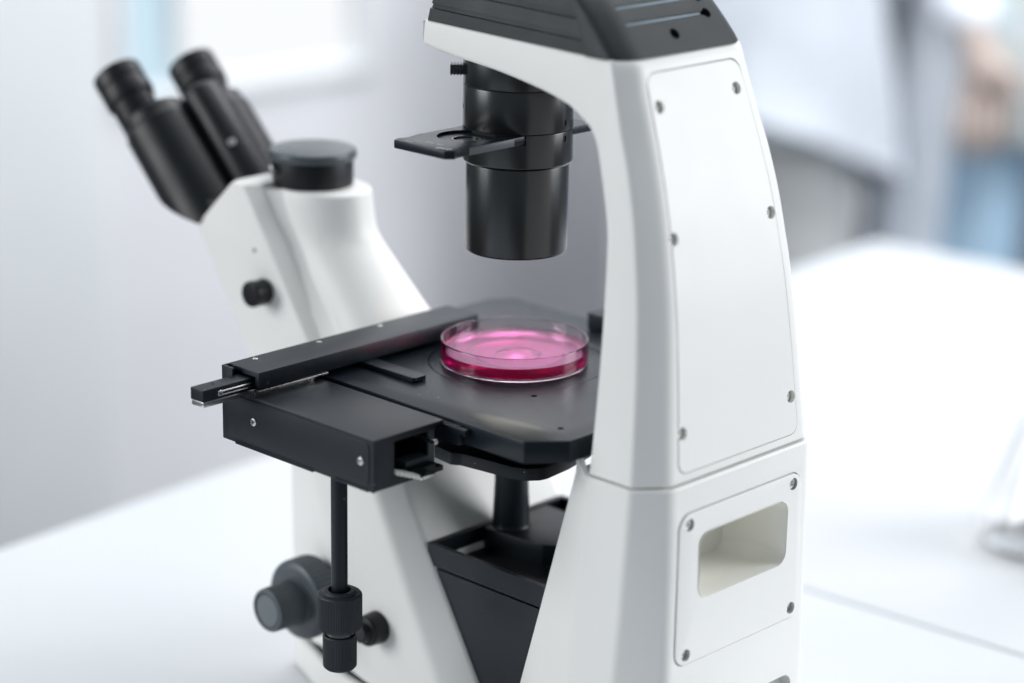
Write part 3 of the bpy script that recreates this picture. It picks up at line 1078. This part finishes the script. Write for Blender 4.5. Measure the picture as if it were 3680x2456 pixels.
inner = merge(box_bm(-58.6, -56.6, -11.5, 112, -205, -120, 0), box_bm(-56, 56, -11.5, -9.6, -205, -107, 0), box_bm(-58, 58, -11, 112, -206, -203, 0), box_bm(-56, 56, 96, 98, -203, -121, 0))
P('tray_inside', inner, 'block')
P('tray_floor', box_bm(-56.3, 56.3, -9.3, 115.5, -121, -119.3, 0), 'block')
P('side_shutter', prism_bm([(-12, -121.6), (108, -121.6), (108, -206), (-12, -206)], 57.4, 59.2, 'x', r=.3), 'block')

# --- focus knobs (coarse and fine, both sides) and the small side knob
for s in (1, -1):
    o_ = (0, -98.5, -161)
    cprof = [(0, 60), (17, 60), (17, 74), (25.0, 74.5), (26.0, 76.5), (26.0, 90.5), (24.4, 92.4), (21.5, 93.4), (17, 93.4), (0, 93.4)]
    P('coarse_focus_knob', lathe_bm(rc(cprof, 1.0), o_, (s, 0, 0), 96, ribs=(13, 20, 48, .7)), 'knobgrey')
    fprof = [(0, 93.4), (15.4, 93.4), (14.6, 96), (14.0, 114.8), (13.4, 116), (11.4, 116.2), (11.0, 115.3), (0, 115.3)]
    fk = P('fine_focus_knob', lathe_bm(rc(fprof, .5), o_, (s, 0, 0), 96, ribs=(4, 10, 48, .5)), 'knobgrey')
    new_obj('knob_cap', lathe_bm(rc([(0, 115.2), (10.4, 115.2), (10.0, 115.9), (0, 116.1)], .3), o_, (s, 0, 0), 40), 'endcap', fk)
ck = P('side_knob', lathe_bm(rc([(0, 74), (10.2, 74), (10.4, 75), (9.8, 86), (9.2, 87), (6.5, 87.2), (6.0, 92), (0, 92.3)], .8), (0, -40.5, -165.5), (1, 0, 0), 60, ribs=(2, 8, 30, .3)), 'headblack')

# ================================================================== PETRI DISH
dish = empty('petri_dish')
tag(dish, 'clear glass petri dish of pink liquid on the black stage', 'petri dish')
gl = lathe_bm(rc([(0, 0.1), (44.2, 0.1), (45, 0.9), (45, 14.4), (44.6, 15), (43.9, 15), (43.5, 14.6), (43.4, 2.2), (42.6, 1.5), (0, 1.5)], .5), (0, 0, 0), (0, 0, 1), 128)
new_obj('glass_dish', gl, 'glass', dish, smooth=40)
lqb = lathe_bm([(0, 1.44), (42.4, 1.44), (43.5, 2.4), (43.5, 8.6), (43.0, 8.15), (42, 8.0), (0, 8.0)], (0, 0, 0), (0, 0, 1), 128)
new_obj('pink_liquid', lqb, 'liquid', dish, smooth=40)

# ================================================================== FLASK
flask = empty('conical_flask')
tag(flask, 'clear glass conical flask on the white table at the right edge', 'flask')
FX, FY = -510, 83
fo = [(0, 0.4), (48, 0.4), (52, 2.5), (53, 8), (50.5, 20), (20, 118), (18, 126), (18, 160), (21.5, 164), (21.5, 166.5), (19.5, 166.5)]
fi = [(17.2, 163), (17.2, 126), (19.2, 117.8), (49.7, 19.8), (52.2, 8.1), (51.3, 3.2), (47.5, 1.2), (0, 1.2)]
new_obj('flask_glass', lathe_bm(fo + fi, (FX, FY, -ZT), (0, 0, 1), 72), 'glass', flask, smooth=50)

# ================================================================== PEOPLE far behind the tables (out of focus)
GROUND = -ZT - 750


def skin_mesh(name, nodes, edges, material, parent, M4, level=1, rootv=0):
    """nodes: {key: (x, y, z, rx, ry)} in mm in the person's frame"""
    keys = list(nodes)
    me = bpy.data.meshes.new(name)
    vs = [M4 @ Vector(nodes[k][:3]) for k in keys]
    me.from_pydata([W3(v) for v in vs], [(keys.index(a), keys.index(b)) for a, b in edges], [])
    o = bpy.data.objects.new(name, me)
    COL.objects.link(o)
    o.modifiers.new('skin', 'SKIN')
    for i, k in enumerate(keys):
        d = me.skin_vertices[0].data[i]
        d.radius = (nodes[k][3] * MM, nodes[k][4] * MM)
        d.use_root = (i == rootv)
    sb = o.modifiers.new('sub', 'SUBSURF')
    sb.levels = sb.render_levels = level + 1
    dg = bpy.context.evaluated_depsgraph_get()
    m2 = bpy.data.meshes.new_from_object(o.evaluated_get(dg))
    o.modifiers.clear()
    o.data = m2
    bpy.data.meshes.remove(me)
    m2.name = name
    m2.materials.clear()
    m2.materials.append(M[material])
    m2.shade_smooth()
    o.parent = parent
    return o


def person(x, y, face, label, trouser, coat_hem, coat_open, hx=185, hz=0, group_mat='coat'):
    root = empty('person')
    tag(root, label, 'person', 'people standing behind the tables')
    M4 = Matrix.Translation((x, y, GROUND)) @ Matrix.Rotation(face, 4, 'Z')     # +y of the figure looks along face+90deg
    n = {'pel': (0, 0, 960, 130, 95), 'sp': (0, 0, 1130, 120, 90), 'ch': (0, 5, 1330, 140, 100), 'nk': (0, 0, 1470, 55, 52),
         'hb': (0, 15, 1545, 66, 72), 'hd': (0, 22, 1630, 76, 92), 'ht': (0, 8, 1705, 55, 66), 'ns': (0, 112, 1605, 13, 16)}
    e = [('pel', 'sp'), ('sp', 'ch'), ('ch', 'nk'), ('nk', 'hb'), ('hb', 'hd'), ('hd', 'ht'), ('hd', 'ns')]
    for s, t in ((1, 'r'), (-1, 'l')):
        n.update({'sh' + t: (s * 165, 0, 1415, 52, 50), 'el' + t: (s * 225, 10, 1120, 40, 40), 'wr' + t: (s * (hx + 25), 120, 880 + hz, 27, 24), 'pa' + t: (s * hx, 150, 815 + hz, 40, 20),
                  'hp' + t: (s * 88, 0, 900, 88, 88), 'kn' + t: (s * 100, 15, 500, 58, 60), 'an' + t: (s * 105, -5, 90, 38, 42), 'to' + t: (s * 118, 130, 40, 40, 32)})
        e += [('ch', 'sh' + t), ('sh' + t, 'el' + t), ('el' + t, 'wr' + t), ('wr' + t, 'pa' + t), ('pel', 'hp' + t), ('hp' + t, 'kn' + t), ('kn' + t, 'an' + t), ('an' + t, 'to' + t)]
        for k, (dx, ln) in enumerate(((-27, 68), (-9, 82), (9, 88), (27, 78))):
            n['f%d%s' % (k, t)] = (s * hx + dx, 158, 775 + hz, 9, 9)
            n['g%d%s' % (k, t)] = (s * hx + dx * 1.1, 172, 775 + hz - ln * .55, 8.5, 8.5)
            n['h%d%s' % (k, t)] = (s * hx + dx * 1.1, 166, 775 + hz - ln, 7, 7)
            e += [('pa' + t, 'f%d%s' % (k, t)), ('f%d%s' % (k, t), 'g%d%s' % (k, t)), ('g%d%s' % (k, t), 'h%d%s' % (k, t))]
        n['t0' + t] = (s * hx - s * 38, 168, 815 + hz, 11, 11)
        n['t1' + t] = (s * hx - s * 48, 185, 775 + hz, 9, 9)
        e += [('pa' + t, 't0' + t), ('t0' + t, 't1' + t)]
    skin_mesh('body', n, e, 'skin', root, M4, 1)
    tn = {'pel': (0, 0, 985, 150, 118)}
    te = []
    for s, t in ((1, 'r'), (-1, 'l')):
        tn.update({'hp' + t: (s * 86, 0, 880, 108, 108), 'kn' + t: (s * 100, 14, 500, 86, 88), 'an' + t: (s * 106, 0, 110, 74, 76)})
        te += [('pel', 'hp' + t), ('hp' + t, 'kn' + t), ('kn' + t, 'an' + t)]
    skin_mesh('trousers', tn, te, trouser, root, M4, 1)
    for s in (1, -1):
        rgs = []
        for yy, w, h in ((-70, 30, 60), (-40, 42, 95), (40, 46, 80), (120, 50, 58), (175, 40, 36), (195, 14, 12)):
            rgs.append([M4 @ Vector((s * 110 + w * math.cos(a), yy, max(2, h * (.5 + .5 * math.sin(a))))) for a in [2 * math.pi * k / 16 for k in range(16)]])
        new_obj('shoe', loft_bm(rgs), 'shoe', root, smooth=50)
    sh = []
    for z, rx, ry in ((1450, 120, 70), (1400, 175, 105), (1280, 178, 124), (1130, 160, 114), (990, 176, 128), (880, 186, 138), (720, 194, 146), (710, 190, 142)):
        sh.append([M4 @ Vector((rx * math.cos(a), ry * math.sin(a), z)) for a in [2 * math.pi * k / 32 for k in range(32)]])
    new_obj('shirt', loft_bm(sh), 'shirt', root, smooth=60)
    # coat body: open or closed loft with an uneven hem and soft folds
    secs = [(1440, 150, 80), (1400, 205, 118), (1300, 200, 132), (1130, 180, 126), (980, 200, 148), (860, 222, 168), (760, 238, 184), (coat_hem, 250, 196)]
    rgs = []
    N = 48
    a0 = math.radians(34) if coat_open else 0
    for z, rx, ry in secs:
        ring = []
        for k in range(N):
            a = math.pi / 2 + a0 + (2 * math.pi - 2 * a0) * k / (N - 1 if coat_open else N)
            fold = 1 + 0.05 * math.sin(a * 7 + z * .004) * max(0, (1100 - z) / 500)
            zz = z + (95 * math.sin(a + (-2.6 if not coat_open else .6)) * (1 if not coat_open else .3) if z == coat_hem else 0)
            ring.append(M4 @ Vector((rx * fold * math.cos(a), ry * fold * math.sin(a), zz)))
        rgs.append(ring)
    bm = bmesh.new()
    R = [[bm.verts.new(p) for p in r] for r in rgs]
    for A, B in zip(R[:-1], R[1:]):
        for k in range(N - 1 if coat_open else N):
            bm.faces.new((A[k], A[(k + 1) % N], B[(k + 1) % N], B[k]))
    bmesh.ops.solidify(bm, geom=bm.faces[:], thickness=5)
    coat = new_obj('coat', bm, group_mat, root, smooth=60)
    for s, t in ((1, 'r'), (-1, 'l')):
        sn = {'a': (s * 150, 0, 1420, 74, 74), 'b': (s * 226, 10, 1120, 62, 62), 'c': (s * (hx + 12), 132, 852 + hz, 50, 48)}
        skin_mesh('sleeve', sn, [('a', 'b'), ('b', 'c')], group_mat, coat, M4, 1)
    hb = lathe_bm([(88, -20), (96, 20), (94, 60), (74, 96), (38, 116), (0, 122)], (0, 0, 0), (0, 0, 1), 28)
    for v in hb.verts:
        if v.co.y > 60 and v.co.z < 50:
            v.co.y = 60 + (v.co.y - 60) * .2
        v.co = M4 @ (Vector((v.co.x * .95, v.co.y * 1.1, v.co.z)) + Vector((0, 8, 1620)))
    bmesh.ops.solidify(hb, geom=hb.faces[:], thickness=8)
    new_obj('hair', hb, 'hair', root, smooth=60)
    return root


FACE = math.radians(43.5 - 90)      # looking towards the camera
person(-1730, -1200, FACE + math.radians(165), 'blurred figure in a white coat and grey trousers behind the microscope pillar', 'greycloth', 690, False)
person(-2040, -868, FACE + math.radians(-8), 'blurred figure in an open white coat and blue trousers at the right edge', 'bluecloth', 380, True, 95, 10)
